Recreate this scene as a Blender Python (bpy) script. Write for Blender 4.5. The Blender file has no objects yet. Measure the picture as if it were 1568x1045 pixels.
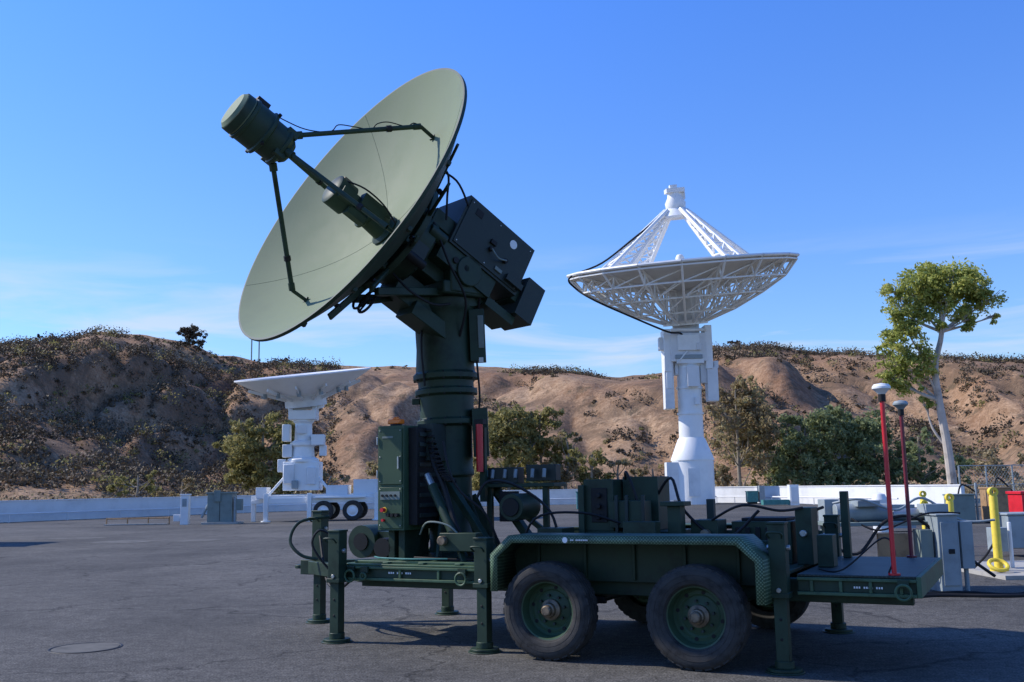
import bpy, math, random
import numpy as np
from mathutils import Vector, Matrix, noise
random.seed(7); rng=np.random.default_rng(11)
scene=bpy.context.scene
scene.view_settings.view_transform='Standard'
scene.view_settings.look='None'
scene.view_settings.exposure=0
R_=math.radians
# ------------------------------------------------------------ materials
def new_mat(name):
    m=bpy.data.materials.new(name); m.use_nodes=True
    nt=m.node_tree; return m,nt,nt.nodes['Principled BSDF']
def N(nt,t,**kw):
    n=nt.nodes.new(t)
    for k,v in kw.items(): setattr(n,k,v)
    return n
def mat(name,col,rough=.5,metal=0,var=.15,scale=6,bump=0,bscale=60,dirt=None,spec=.5):
    m,nt,b=new_mat(name)
    tc=N(nt,'ShaderNodeTexCoord'); no=N(nt,'ShaderNodeTexNoise'); no.inputs['Scale'].default_value=scale; no.inputs['Detail'].default_value=5
    no.inputs['Roughness'].default_value=.65
    nt.links.new(tc.outputs['Object'],no.inputs['Vector'])
    cr=N(nt,'ShaderNodeValToRGB'); e=cr.color_ramp.elements
    e[0].position=.3;e[1].position=.7
    d=dirt if dirt else [c*(1-var*2) for c in col]
    e[0].color=(*d,1); e[1].color=(*[min(1,c*(1+var)) for c in col],1)
    k=e.new(.48); k.color=(*col,1)
    nt.links.new(no.outputs['Fac'],cr.inputs[0]); nt.links.new(cr.outputs[0],b.inputs['Base Color'])
    b.inputs['Metallic'].default_value=metal
    b.inputs['Specular IOR Level'].default_value=spec
    mr=N(nt,'ShaderNodeMapRange'); mr.inputs['To Min'].default_value=max(0,rough-.12); mr.inputs['To Max'].default_value=min(1,rough+.15)
    nt.links.new(no.outputs['Fac'],mr.inputs['Value']); nt.links.new(mr.outputs[0],b.inputs['Roughness'])
    if bump:
        n2=N(nt,'ShaderNodeTexNoise'); n2.inputs['Scale'].default_value=bscale
        nt.links.new(tc.outputs['Object'],n2.inputs['Vector'])
        bp=N(nt,'ShaderNodeBump'); bp.inputs['Strength'].default_value=bump; bp.inputs['Distance'].default_value=.01
        nt.links.new(n2.outputs['Fac'],bp.inputs['Height']); nt.links.new(bp.outputs[0],b.inputs['Normal'])
    return m
M={}
M['green']=mat('dark_green_paint',(.022,.043,.026),.5,var=.25,scale=4,spec=.3)
M['slate']=mat('dark_slate_green_paint',(.026,.038,.034),.5,var=.15,scale=3,spec=.3)
M['green_deck']=mat('deck_green_paint',(.058,.108,.058),.55,var=.3,scale=5,spec=.35)
M['green_pale']=mat('reflector_green_paint',(.160,.200,.118),.65,var=.05,scale=2,spec=.3)
M['green_cab']=mat('cabinet_green_paint',(.042,.08,.042),.5,var=.12,scale=3,spec=.35)
M['black']=mat('black_rubber',(.012,.012,.013),.6,var=.2,spec=.3)
M['tyre']=mat('tyre_rubber',(.040,.038,.036),.8,var=.35,scale=10,bump=.2,bscale=90,spec=.3)
M['steel']=mat('galvanised_steel',(.42,.42,.40),.4,metal=.8,var=.2)
M['brass']=mat('hub_metal',(.20,.15,.10),.5,metal=.4,var=.4,scale=20)
M['white']=mat('white_paint',(.80,.80,.78),.4,var=.04,scale=1.5)
M['white2']=mat('white_paint_weathered',(.72,.72,.71),.55,var=.09,scale=.7)
M['panel']=mat('reflector_panel_grey',(.62,.61,.58),.6,var=.05,scale=.5)
M['grey']=mat('grey_cabinet_paint',(.26,.30,.31),.5,var=.12,scale=3)
M['greygreen']=mat('utility_green_grey',(.17,.21,.19),.55,var=.12,scale=3)
M['red']=mat('red_paint',(.60,.015,.025),.35,var=.1)
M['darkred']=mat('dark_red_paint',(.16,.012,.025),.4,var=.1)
M['orange']=mat('orange_lens',(.9,.2,.02),.25,var=.05)
M['yellow']=mat('yellow_paint',(.78,.58,.05),.5,var=.12,scale=8)
M['concrete']=mat('concrete',(.36,.34,.30),.9,var=.12,scale=4,bump=.3)
M['patch']=mat('worn_patch',(.115,.11,.098),.9,var=.25,scale=3,spec=.2)
M['wood']=mat('wood_box',(.33,.2,.1),.7,var=.2)
M['teal']=mat('teal_crate',(.05,.20,.18),.5)
M['bark']=mat('tree_bark',(.26,.22,.17),.9,var=.3,scale=3,bump=.5,bscale=12)
M['barkpale']=mat('pale_eucalyptus_bark',(.46,.41,.36),.8,var=.25,scale=.8,bump=.3,bscale=5)
def tread(name,c1,c2,sc=110,bs=.35):
    m,nt,b=new_mat(name)
    tc=N(nt,'ShaderNodeTexCoord'); v=N(nt,'ShaderNodeTexVoronoi'); v.inputs['Scale'].default_value=sc; v.inputs['Randomness'].default_value=.12
    mp=N(nt,'ShaderNodeMapping'); mp.inputs['Rotation'].default_value=(0,.785,0)
    no=N(nt,'ShaderNodeTexNoise'); no.inputs['Scale'].default_value=5; nt.links.new(tc.outputs['Object'],no.inputs['Vector'])
    nt.links.new(tc.outputs['Object'],mp.inputs[0]); nt.links.new(mp.outputs[0],v.inputs['Vector'])
    cr=N(nt,'ShaderNodeValToRGB'); e=cr.color_ramp.elements; e[0].position=.28;e[1].position=.42; e[0].color=(*c2,1); e[1].color=(*c1,1)
    nt.links.new(v.outputs['Distance'],cr.inputs[0])
    c3=N(nt,'ShaderNodeValToRGB'); e=c3.color_ramp.elements; e[0].position=.3;e[1].position=.7; e[0].color=(.6,.6,.6,1); e[1].color=(1.2,1.2,1.2,1); nt.links.new(no.outputs['Fac'],c3.inputs[0])
    mx=N(nt,'ShaderNodeMix',data_type='RGBA',blend_type='MULTIPLY'); mx.inputs['Factor'].default_value=1; nt.links.new(cr.outputs[0],mx.inputs['A']); nt.links.new(c3.outputs[0],mx.inputs['B'])
    nt.links.new(mx.outputs['Result'],b.inputs['Base Color'])
    bp=N(nt,'ShaderNodeBump'); bp.inputs['Strength'].default_value=bs; bp.inputs['Distance'].default_value=.003; bp.invert=True
    nt.links.new(v.outputs['Distance'],bp.inputs['Height']); nt.links.new(bp.outputs[0],b.inputs['Normal'])
    b.inputs['Roughness'].default_value=.5; b.inputs['Specular IOR Level'].default_value=.35
    return m
M['tread']=tread('tread_plate_green',(.035,.07,.04),(.16,.24,.15),52,.5)
M['tread_dk']=tread('tread_plate_grip',(.024,.036,.030),(.048,.064,.052),45)
def foliage(name,c_dark,c_mid,c_light,transl=.25,ns=.55):
    m,nt,b=new_mat(name)
    g=N(nt,'ShaderNodeNewGeometry'); tc=N(nt,'ShaderNodeTexCoord')
    no=N(nt,'ShaderNodeTexNoise'); no.inputs['Scale'].default_value=ns; no.inputs['Detail'].default_value=2
    nt.links.new(tc.outputs['Object'],no.inputs['Vector'])
    ad=N(nt,'ShaderNodeMath',operation='MULTIPLY_ADD'); ad.inputs[1].default_value=.45
    nt.links.new(g.outputs['Random Per Island'],ad.inputs[0])
    sb=N(nt,'ShaderNodeMath',operation='SUBTRACT'); sb.inputs[1].default_value=.2; nt.links.new(no.outputs['Fac'],sb.inputs[0]); nt.links.new(sb.outputs[0],ad.inputs[2])
    cr=N(nt,'ShaderNodeValToRGB'); e=cr.color_ramp.elements; e[0].position=.2;e[1].position=.85; e[0].color=(*c_dark,1); e[1].color=(*c_light,1); k=e.new(.5); k.color=(*c_mid,1)
    nt.links.new(ad.outputs[0],cr.inputs[0]); nt.links.new(cr.outputs[0],b.inputs['Base Color']); b.inputs['Roughness'].default_value=.65
    b.inputs['Specular IOR Level'].default_value=.2
    tr=N(nt,'ShaderNodeBsdfTranslucent'); nt.links.new(cr.outputs[0],tr.inputs['Color'])
    mx=N(nt,'ShaderNodeMixShader'); mx.inputs[0].default_value=transl
    nt.links.new(b.outputs[0],mx.inputs[1]); nt.links.new(tr.outputs[0],mx.inputs[2])
    nt.links.new(mx.outputs[0],nt.nodes['Material Output'].inputs['Surface'])
    return m
M['leaf_euc']=foliage('eucalyptus_leaves',(.17,.20,.045),(.38,.42,.10),(.60,.56,.18),.45)
M['leaf_olive']=foliage('olive_leaves',(.12,.12,.04),(.28,.255,.09),(.42,.35,.14),.4)
M['leaf_green']=foliage('willow_leaves',(.11,.135,.065),(.24,.285,.13),(.37,.40,.2),.4)
M['leaf_brown']=foliage('dry_leaves',(.19,.14,.07),(.35,.26,.14),(.40,.36,.17),.4)
M['leaf_brush']=foliage('chaparral_leaves',(.05,.038,.024),(.105,.08,.05),(.20,.15,.092),.12,.05)
M['leaf_straw']=foliage('dry_grass_blades',(.18,.14,.07),(.32,.25,.14),(.42,.34,.2),.25)
# ------------------------------------------------------------ mesh builder
class MB:
    def __init__(s): s.v=[];s.f=[];s.m=[];s.mats=[]
    def mi(s,k):
        if k not in s.mats: s.mats.append(k)
        return s.mats.index(k)
    def add(s,vs,fs,k):
        o=len(s.v); s.v+= [tuple(p) for p in vs]; i=s.mi(k)
        for f in fs: s.f.append(tuple(o+a for a in f)); s.m.append(i)
    def box(s,c,d,k,R=None):
        c=Vector(c); vs=[]
        for x in(-.5,.5):
            for y in(-.5,.5):
                for z in(-.5,.5):
                    p=Vector((x*d[0],y*d[1],z*d[2])); 
                    if R is not None: p=R@p
                    vs.append(c+p)
        s.add(vs,[(0,1,3,2),(4,6,7,5),(0,4,5,1),(2,3,7,6),(0,2,6,4),(1,5,7,3)],k)
    def bb(s,x0,x1,y0,y1,z0,z1,k): s.box(((x0+x1)/2,(y0+y1)/2,(z0+z1)/2),(x1-x0,y1-y0,z1-z0),k)
    def beam(s,p0,p1,w,h,k):
        p0=Vector(p0);p1=Vector(p1);d=p1-p0;L=d.length;x=d.normalized()
        up=Vector((0,0,1)) if abs(x.z)<.95 else Vector((0,1,0))
        y=up.cross(x).normalized();z=x.cross(y)
        R=Matrix((x,y,z)).transposed(); s.box((p0+p1)/2,(L,w,h),k,R)
    def cyl(s,p0,p1,r0,k,r1=None,seg=14,caps=True):
        if r1 is None:r1=r0
        p0=Vector(p0);p1=Vector(p1);x=(p1-p0).normalized()
        up=Vector((0,0,1)) if abs(x.z)<.9 else Vector((1,0,0))
        y=up.cross(x).normalized();z=x.cross(y);vs=[]
        for p,r in((p0,r0),(p1,r1)):
            for i in range(seg):
                a=2*math.pi*i/seg; vs.append(p+y*math.cos(a)*r+z*math.sin(a)*r)
        fs=[(i,(i+1)%seg,seg+(i+1)%seg,seg+i) for i in range(seg)]
        if caps: fs+= [tuple(range(seg))[::-1],tuple(range(seg,2*seg))]
        s.add(vs,fs,k)
    def lathe(s,prof,o,ax,k,seg=40,closed=False):
        o=Vector(o);x=Vector(ax).normalized();up=Vector((0,0,1)) if abs(x.z)<.9 else Vector((1,0,0))
        y=up.cross(x).normalized();z=x.cross(y);vs=[];n=len(prof)
        for (r,h) in prof:
            for i in range(seg):
                a=2*math.pi*i/seg; vs.append(o+x*h+(y*math.cos(a)+z*math.sin(a))*r)
        fs=[]
        for j in range(n if closed else n-1):
            j2=(j+1)%n
            for i in range(seg): fs.append((j*seg+i,j*seg+(i+1)%seg,j2*seg+(i+1)%seg,j2*seg+i))
        s.add(vs,fs,k)
    def tube(s,pts,r,k,seg=7,sm=0):
        P=[Vector(p) for p in pts]
        if sm:
            Q=[]
            for i in range(len(P)-1):
                a=P[max(i-1,0)];b=P[i];c=P[i+1];d=P[min(i+2,len(P)-1)]
                for j in range(sm):
                    t=j/sm; Q.append(.5*((2*b)+(c-a)*t+(2*a-5*b+4*c-d)*t*t+(3*b-a-3*c+d)*t**3))
            Q.append(P[-1]);P=Q
        n=len(P);rr=r if isinstance(r,(list,tuple)) else None
        vs=[];y=None
        for i,p in enumerate(P):
            t=(P[min(i+1,n-1)]-P[max(i-1,0)]).normalized()
            if y is None:
                up=Vector((0,0,1)) if abs(t.z)<.9 else Vector((1,0,0)); y=up.cross(t).normalized()
            y=(y-t*y.dot(t)).normalized(); z=t.cross(y)
            ri= (rr[0]+(rr[1]-rr[0])*i/(n-1)) if rr else r
            for q in range(seg):
                a=2*math.pi*q/seg; vs.append(p+(y*math.cos(a)+z*math.sin(a))*ri)
        fs=[(i*seg+q,i*seg+(q+1)%seg,(i+1)*seg+(q+1)%seg,(i+1)*seg+q) for i in range(n-1) for q in range(seg)]
        s.add(vs,fs,k)
    def obj(s,name,parent=None,bevel=0,solid=0,angle=35,mw=None):
        me=bpy.data.meshes.new(name); me.from_pydata(s.v,[],s.f)
        for k in s.mats: me.materials.append(M[k])
        me.polygons.foreach_set('material_index',s.m)
        me.polygons.foreach_set('use_smooth',[True]*len(s.f)); me.update()
        me.set_sharp_from_angle(angle=R_(angle))
        o=bpy.data.objects.new(name,me); scene.collection.objects.link(o)
        if parent: o.parent=parent
        if mw is not None: o.matrix_local=mw
        if solid:
            q=o.modifiers.new('s','SOLIDIFY');q.thickness=solid;q.offset=1
        if bevel:
            q=o.modifiers.new('b','BEVEL');q.width=bevel;q.segments=2;q.limit_method='ANGLE';q.angle_limit=R_(45)
        return o
def empty(name,loc=(0,0,0),rotz=0,parent=None):
    e=bpy.data.objects.new(name,None); scene.collection.objects.link(e); e.location=loc; e.rotation_euler=(0,0,rotz); e.empty_display_size=.2
    if parent:e.parent=parent
    return e
# ------------------------------------------------------------ camera
cam=bpy.data.cameras.new('camera'); cam.lens=35; cam.sensor_width=36; cam.clip_end=5000; cam.clip_start=.1
co=bpy.data.objects.new('camera',cam); scene.collection.objects.link(co); scene.camera=co
co.matrix_world=Matrix.Translation((0,0,1.45))@Matrix.Rotation(R_(98.3),4,'X')@Matrix.Rotation(R_(-1.0),4,'Z')
# ------------------------------------------------------------ sky + sun
el=R_(40); sh=Vector((1,-.25)).normalized()
S=Vector((-sh.x*math.cos(el),-sh.y*math.cos(el),math.sin(el)))
w=bpy.data.worlds.new('World'); scene.world=w; w.use_nodes=True; nt=w.node_tree
bg=nt.nodes['Background']; sky=N(nt,'ShaderNodeTexSky'); sky.sky_type='NISHITA'; sky.sun_disc=False
sky.sun_elevation=el; sky.sun_rotation=math.atan2(S.x,S.y)%(2*math.pi); sky.air_density=1.0; sky.dust_density=.3; sky.ozone_density=2.0; sky.altitude=300
tc=N(nt,'ShaderNodeTexCoord'); mp=N(nt,'ShaderNodeMapping'); mp.inputs['Scale'].default_value=(2.6,2.6,20); mp.inputs['Rotation'].default_value=(.05,.06,.3); mp.inputs['Location'].default_value=(.9,0,.4)
no=N(nt,'ShaderNodeTexNoise'); no.inputs['Scale'].default_value=1.5; no.inputs['Detail'].default_value=9; no.inputs['Roughness'].default_value=.55; no.inputs['Distortion'].default_value=.6
nt.links.new(tc.outputs['Generated'],mp.inputs[0]); nt.links.new(mp.outputs[0],no.inputs['Vector'])
cr=N(nt,'ShaderNodeValToRGB'); cr.color_ramp.elements[0].position=.47; cr.color_ramp.elements[1].position=.68
nt.links.new(no.outputs['Fac'],cr.inputs[0])
sp=N(nt,'ShaderNodeSeparateXYZ'); nt.links.new(tc.outputs['Generated'],sp.inputs[0])
tint=N(nt,'ShaderNodeMapRange'); tint.inputs['From Min'].default_value=.10; tint.inputs['From Max'].default_value=.5; nt.links.new(sp.outputs['Z'],tint.inputs['Value'])
tr_=N(nt,'ShaderNodeMix',data_type='RGBA'); tr_.inputs['A'].default_value=(.72,.92,1.22,1); tr_.inputs['B'].default_value=(.52,.98,1.85,1); nt.links.new(tint.outputs[0],tr_.inputs['Factor'])
tm=N(nt,'ShaderNodeMix',data_type='RGBA',blend_type='MULTIPLY'); tm.inputs['Factor'].default_value=1; nt.links.new(sky.outputs[0],tm.inputs['A']); nt.links.new(tr_.outputs['Result'],tm.inputs['B'])
mz=N(nt,'ShaderNodeMapRange'); mz.inputs['From Min'].default_value=.24; mz.inputs['From Max'].default_value=.15; nt.links.new(sp.outputs['Z'],mz.inputs['Value'])
mu=N(nt,'ShaderNodeMath',operation='MULTIPLY'); nt.links.new(cr.outputs[0],mu.inputs[0]); nt.links.new(mz.outputs[0],mu.inputs[1])
mu2=N(nt,'ShaderNodeMath',operation='MULTIPLY'); mu2.inputs[1].default_value=.75; nt.links.new(mu.outputs[0],mu2.inputs[0])
mix=N(nt,'ShaderNodeMix',data_type='RGBA'); nt.links.new(mu2.outputs[0],mix.inputs['Factor']); nt.links.new(tm.outputs['Result'],mix.inputs['A']); mix.inputs['B'].default_value=(4.6,5.2,5.9,1)
nt.links.new(mix.outputs['Result'],bg.inputs['Color']); bg.inputs['Strength'].default_value=.15
sl=bpy.data.lights.new('sun','SUN'); sl.energy=5.0; sl.angle=R_(.53); sl.color=(1,.94,.85)
so=bpy.data.objects.new('sun',sl); scene.collection.objects.link(so); so.rotation_euler=S.to_track_quat('Z','Y').to_euler()
# ------------------------------------------------------------ ground
def grid_mesh(name,pts,faces,m,smooth=True):
    me=bpy.data.meshes.new(name); me.from_pydata(pts,[],faces); me.materials.append(m)
    if smooth: me.polygons.foreach_set('use_smooth',[True]*len(faces))
    o=bpy.data.objects.new(name,me); scene.collection.objects.link(o); return o
m,nt,b=new_mat('dry_dirt'); tc=N(nt,'ShaderNodeTexCoord'); n1=N(nt,'ShaderNodeTexNoise'); n1.inputs['Scale'].default_value=.12; n1.inputs['Detail'].default_value=8
nt.links.new(tc.outputs['Object'],n1.inputs['Vector']); cr=N(nt,'ShaderNodeValToRGB'); e=cr.color_ramp.elements; e[0].position=.35;e[0].color=(.15,.12,.06,1);e[1].position=.65;e[1].color=(.33,.26,.16,1)
nt.links.new(n1.outputs['Fac'],cr.inputs[0]); nt.links.new(cr.outputs[0],b.inputs['Base Color']); b.inputs['Roughness'].default_value=.95
dirt=m
grid_mesh('ground',[(-2500,-2500,-.006),(2500,-2500,-.006),(2500,2500,-.006),(-2500,2500,-.006)],[(0,1,2,3)],dirt)
m,nt,b=new_mat('asphalt'); tc=N(nt,'ShaderNodeTexCoord')
def noi(sc,det=5,dist=0,rough=.6):
    n=N(nt,'ShaderNodeTexNoise'); n.inputs['Scale'].default_value=sc; n.inputs['Detail'].default_value=det; n.inputs['Distortion'].default_value=dist; n.inputs['Roughness'].default_value=rough
    nt.links.new(tc.outputs['Object'],n.inputs['Vector']); return n
def ramp(src,p0,c0,p1,c1):
    c=N(nt,'ShaderNodeValToRGB'); e=c.color_ramp.elements; e[0].position=p0;e[0].color=(*c0,1);e[1].position=p1;e[1].color=(*c1,1); nt.links.new(src,c.inputs[0]); return c
def mixc(f,a,bb,bt='MIX'):
    x=N(nt,'ShaderNodeMix',data_type='RGBA',blend_type=bt)
    if hasattr(f,'node'): nt.links.new(f,x.inputs['Factor'])
    else: x.inputs['Factor'].default_value=f
    nt.links.new(a,x.inputs['A']); nt.links.new(bb,x.inputs['B']); return x.outputs['Result']
a1=noi(.35,6,.5); a2=noi(55,2); a3=noi(.09,5,1.0,.7); a4=noi(3.5,5); a5=noi(14,3)
base=ramp(a1.outputs['Fac'],.3,(.070,.067,.061),.72,(.108,.102,.092))
sp_=ramp(a2.outputs['Fac'],.35,(.5,.5,.5),.68,(1.7,1.7,1.7))
st=ramp(a3.outputs['Fac'],.38,(.76,.76,.76),.62,(1.16,1.15,1.13))
md=ramp(a4.outputs['Fac'],.3,(.78,.78,.78),.7,(1.18,1.18,1.18))
m5=ramp(a5.outputs['Fac'],.3,(.75,.75,.75),.7,(1.25,1.25,1.25))
c=mixc(1,base.outputs[0],sp_.outputs[0],'MULTIPLY')
for q in(st,md,m5): c=mixc(1,c,q.outputs[0],'MULTIPLY')
wn=noi(1.2,4)
vo=N(nt,'ShaderNodeTexVoronoi',feature='DISTANCE_TO_EDGE'); vo.inputs['Scale'].default_value=.28
vm=N(nt,'ShaderNodeVectorMath',operation='MULTIPLY_ADD'); nt.links.new(wn.outputs['Color'],vm.inputs[0]); vm.inputs[1].default_value=(1.1,1.1,0); nt.links.new(tc.outputs['Object'],vm.inputs[2]); nt.links.new(vm.outputs[0],vo.inputs['Vector'])
ck=ramp(vo.outputs['Distance'],.0,(.4,.4,.4),.007,(1,1,1)); c=mixc(1,c,ck.outputs[0],'MULTIPLY')
nt.links.new(c,b.inputs['Base Color']); b.inputs['Roughness'].default_value=.9; b.inputs['Specular IOR Level'].default_value=.2
bp=N(nt,'ShaderNodeBump'); bp.inputs['Strength'].default_value=.7; bp.inputs['Distance'].default_value=.008; nt.links.new(a2.outputs['Fac'],bp.inputs['Height']); nt.links.new(bp.outputs[0],b.inputs['Normal'])
wallp=[(-60,-10),(-46,22),(-36,40),(-27.6,54),(-22,63),(-16.7,70),(-8,74.5),(0,77),(8,77.5),(14,75.5),(17,71),(19,63),(21,54),(22,49.5)]
poly=[(x,y,.0) for x,y in wallp]+[(30,50,0),(60,50,0),(60,-20,0),(-60,-20,0)]
grid_mesh('asphalt_pavement',poly,[tuple(range(len(poly)))[::-1]],m,False)
b_=MB(); b_.cyl((-4.1,9.77,.001),(-4.1,9.77,.005),.30,'patch',seg=32); b_.lathe([(.31,.001),(.315,.006),(.33,.006),(.335,.001)],(-4.1,9.77,0),(0,0,1),'black',seg=32); b_.obj('manhole_cover')
b_=MB()
for cx,cy,rx,ry in((-11.8,30.5,1.3,1.0),(-9.6,30.5,.8,.8),(-14.6,33.5,1.2,.7),(-6.0,36,1.2,.8)):
    k=28; vs=[(cx+math.cos(2*math.pi*i/k)*rx*random.uniform(.6,1.2),cy+math.sin(2*math.pi*i/k)*ry*random.uniform(.6,1.2),.004) for i in range(k)]; b_.add(vs,[tuple(range(k))],'patch')
b_.obj('pavement_patches')
# ------------------------------------------------------------ hills
sk=[(-80,.10),(-60,.12),(-45,.125),(-35,.128),(-27.5,.133),(-25,.142),(-22.6,.1515),(-20.5,.149),(-18.5,.1445),(-16.4,.1315),(-13.5,.125),(-8.4,.122),(-2,.1214),(2.5,.1153),(6.25,.107),(8.5,.110),(11.45,.1325),(14,.133),(17.5,.1236),(22.15,.1146),(27.4,.105),(35,.10),(50,.11),(80,.1)]
def tanel(az):
    for i in range(len(sk)-1):
        if az<=sk[i+1][0]:
            t=(az-sk[i][0])/(sk[i+1][0]-sk[i][0]); t=t*t*(3-2*t)*.5+t*.5; return sk[i][1]*(1-t)+sk[i+1][1]*t
    return sk[-1][1]
R1=275.
nz=lambda x,y,z: noise.noise(Vector((x,y,z)))
def sstep(x): x=max(0,min(1,x)); return x*x*(3-2*x)
def hz(az,r):
    a=R_(az); x=r*math.sin(a); y=r*math.cos(a)
    low=-.3+max(0,(r-110))*.012
    r0=156+22*nz(az*.10,3.1,0)+8*nz(az*.3,9.1,0)
    if az<-12: r0-=16*min(1,(-12-az)/7)
    H=1.45+R1*tanel(az)+nz(az*.8,1,5)*.45
    t=(r-r0)/(R1-r0)
    if t<=0: return low
    if t>1: return H*(1-(r-R1)*.0022)
    prof=.45*sstep(t)+.55*math.sin(t*math.pi/2)
    z=low+(H-low)*prof
    w_=(math.sin(math.pi*min(1,t)))**.7*sstep(t*5)
    wx=x+14*nz(x*.018,y*.018,2)+6*nz(x*.05,y*.05,5); wy=y+14*nz(x*.018,y*.018,12)
    big=nz(wx*.026+wy*.010,wy*.007,7.7)
    v1=1-min(1,abs(nz(wx*.045-wy*.012,wy*.010,1.7))*3.2)
    v2=1-min(1,abs(nz(wx*.10+wy*.03,wy*.022,4.4))*3.0)
    v3=1-min(1,abs(nz(wx*.24-wy*.03,wy*.05,9.4))*2.6)
    k=1.2 if az<-10 else 1.0
    z+= w_*k*(12*big-4.6*v1*v1*(3-2*v1)-2.1*v2*v2-.7*v3*v3)
    z+= w_*(nz(x*.04,y*.04,8)*2.2+nz(x*.13,y*.13,8)*.7)
    cap=1.45+r*tanel(az)*(.955+.045*t)-(1-t)*1.0
    if z>cap-2: z=cap-2+2*(1-math.exp(-(z-cap+2)/2))
    return max(z,low)
azs=np.arange(-78,78.01,.2); rs=list(np.arange(110,134,6.))+list(np.arange(134,278,1.8))+[285,300,330]
pts=[];nr=len(rs)
for az in azs:
    sa,ca=math.sin(R_(az)),math.cos(R_(az))
    for r in rs: pts.append((r*sa,r*ca,hz(az,r)))
fcs=[(i*nr+j,i*nr+j+1,(i+1)*nr+j+1,(i+1)*nr+j) for i in range(len(azs)-1) for j in range(nr-1)]
m,nt,b=new_mat('hillside_soil'); tc=N(nt,'ShaderNodeTexCoord')
h1=noi(.03,6,.4); h2=noi(.5,6,.6,.7); h3=noi(.045,8,.5,.75); h4=noi(2.5,3); h5=noi(.22,7,.3,.8)
soil=ramp(h1.outputs['Fac'],.35,(.29,.17,.10),.65,(.42,.285,.175))
so2=ramp(h2.outputs['Fac'],.3,(.62,.56,.5),.6,(1.08,1.08,1.08)); so3=ramp(h4.outputs['Fac'],.35,(.75,.72,.7),.65,(1.15,1.15,1.15))
c=mixc(1,soil.outputs[0],so2.outputs[0],'MULTIPLY'); c=mixc(1,c,so3.outputs[0],'MULTIPLY')
br=ramp(h3.outputs['Fac'],.48,(0,0,0),.57,(.75,.75,.75)); dk=N(nt,'ShaderNodeRGB'); dk.outputs[0].default_value=(.145,.095,.06,1)
c=mixc(br.outputs[0],c,dk.outputs[0])
b2=ramp(h5.outputs['Fac'],.55,(0,0,0),.61,(.75,.75,.75)); dk2=N(nt,'ShaderNodeRGB'); dk2.outputs[0].default_value=(.105,.08,.05,1)
c=mixc(b2.outputs[0],c,dk2.outputs[0])
nt.links.new(c,b.inputs['Base Color']); b.inputs['Roughness'].default_value=.95; b.inputs['Specular IOR Level'].default_value=.1
bp=N(nt,'ShaderNodeBump'); bp.inputs['Strength'].default_value=.6; bp.inputs['Distance'].default_value=.8; nt.links.new(h2.outputs['Fac'],bp.inputs['Height']); nt.links.new(bp.outputs[0],b.inputs['Normal'])
grid_mesh('hills',pts,fcs,m)
# ------------------------------------------------------------ foliage
def quads_obj(name,C,sz,m,parent=None,aspect=.6):
    n=len(C); d=rng.normal(size=(n,3)); d/=np.linalg.norm(d,axis=1)[:,None]
    e=rng.normal(size=(n,3)); e-= (e*d).sum(1)[:,None]*d; e/=np.linalg.norm(e,axis=1)[:,None]
    s=(np.asarray(sz)*rng.uniform(.6,1.3,n))[:,None]
    a=d*s;b2=e*s*aspect
    V=np.stack([C-a,C+b2*.8,C+a,C-b2*.8],1).reshape(-1,3)
    F=np.arange(4*n).reshape(n,4)
    me=bpy.data.meshes.new(name); me.vertices.add(4*n); me.vertices.foreach_set('co',V.ravel()); me.loops.add(4*n); me.loops.foreach_set('vertex_index',F.ravel().astype(np.int32))
    me.polygons.add(n); me.polygons.foreach_set('loop_start',(np.arange(n)*4).astype(np.int32)); me.polygons.foreach_set('loop_total',np.full(n,4,dtype=np.int32)); me.update(calc_edges=True)
    me.materials.append(m); o=bpy.data.objects.new(name,me); scene.collection.objects.link(o)
    if parent:o.parent=parent
    return o
def crown(clusters,nsub,nleaf,spread=.36):
    out=[]
    for (x,y,z,r) in clusters:
        k=max(3,int(nsub*r*r/4))
        d=rng.normal(size=(k,3)); d/=np.linalg.norm(d,axis=1)[:,None]; rad=r*rng.uniform(.3,1.12,(k,1))**.7
        cs=np.array([x,y,z])+d*rad*np.array([1,1,.85])
        for c in cs:
            q=r*spread*rng.uniform(.45,1.2)*min(1,1.6/r+.3); nn=int(nleaf*rng.uniform(.4,1.4))
            out.append(c+rng.normal(size=(nn,3))*q*np.array([.55,.55,.42]))
    return np.concatenate(out)
def tree(name,base,trunk,clusters,leaf,bark='bark',nsub=22,nleaf=40,size=.22,tr=.35,spread=.36):
    e=empty(name,base); b=MB(); b.tube(trunk,(tr,tr*.35),bark,seg=10,sm=4)
    T=[Vector(p) for p in trunk]
    for c in clusters:
        cc=Vector(c[:3]); 
        cand=[p for p in T if p.z<cc.z-.3*c[3]] or [T[0]]
        s=max(cand,key=lambda p:p.z-(p-cc).length*.6); md=(s+cc)/2+Vector((random.uniform(-.3,.3),random.uniform(-.3,.3),-.2*abs(random.random())))
        b.tube([s,md,cc],(tr*.38,tr*.1),bark,seg=6,sm=4)
        for q in range(5):
            o=Vector((random.uniform(-1,1),random.uniform(-1,1),random.uniform(-.3,1)))*c[3]*.8
            b.tube([md.lerp(cc,.6),cc+o*.5,cc+o],(tr*.12,tr*.04),bark,seg=4,sm=2)
    b.obj('trunk_and_limbs',e)
    quads_obj('foliage',crown(clusters,nsub,nleaf,spread),size,M[leaf],e)
    return e
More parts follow.
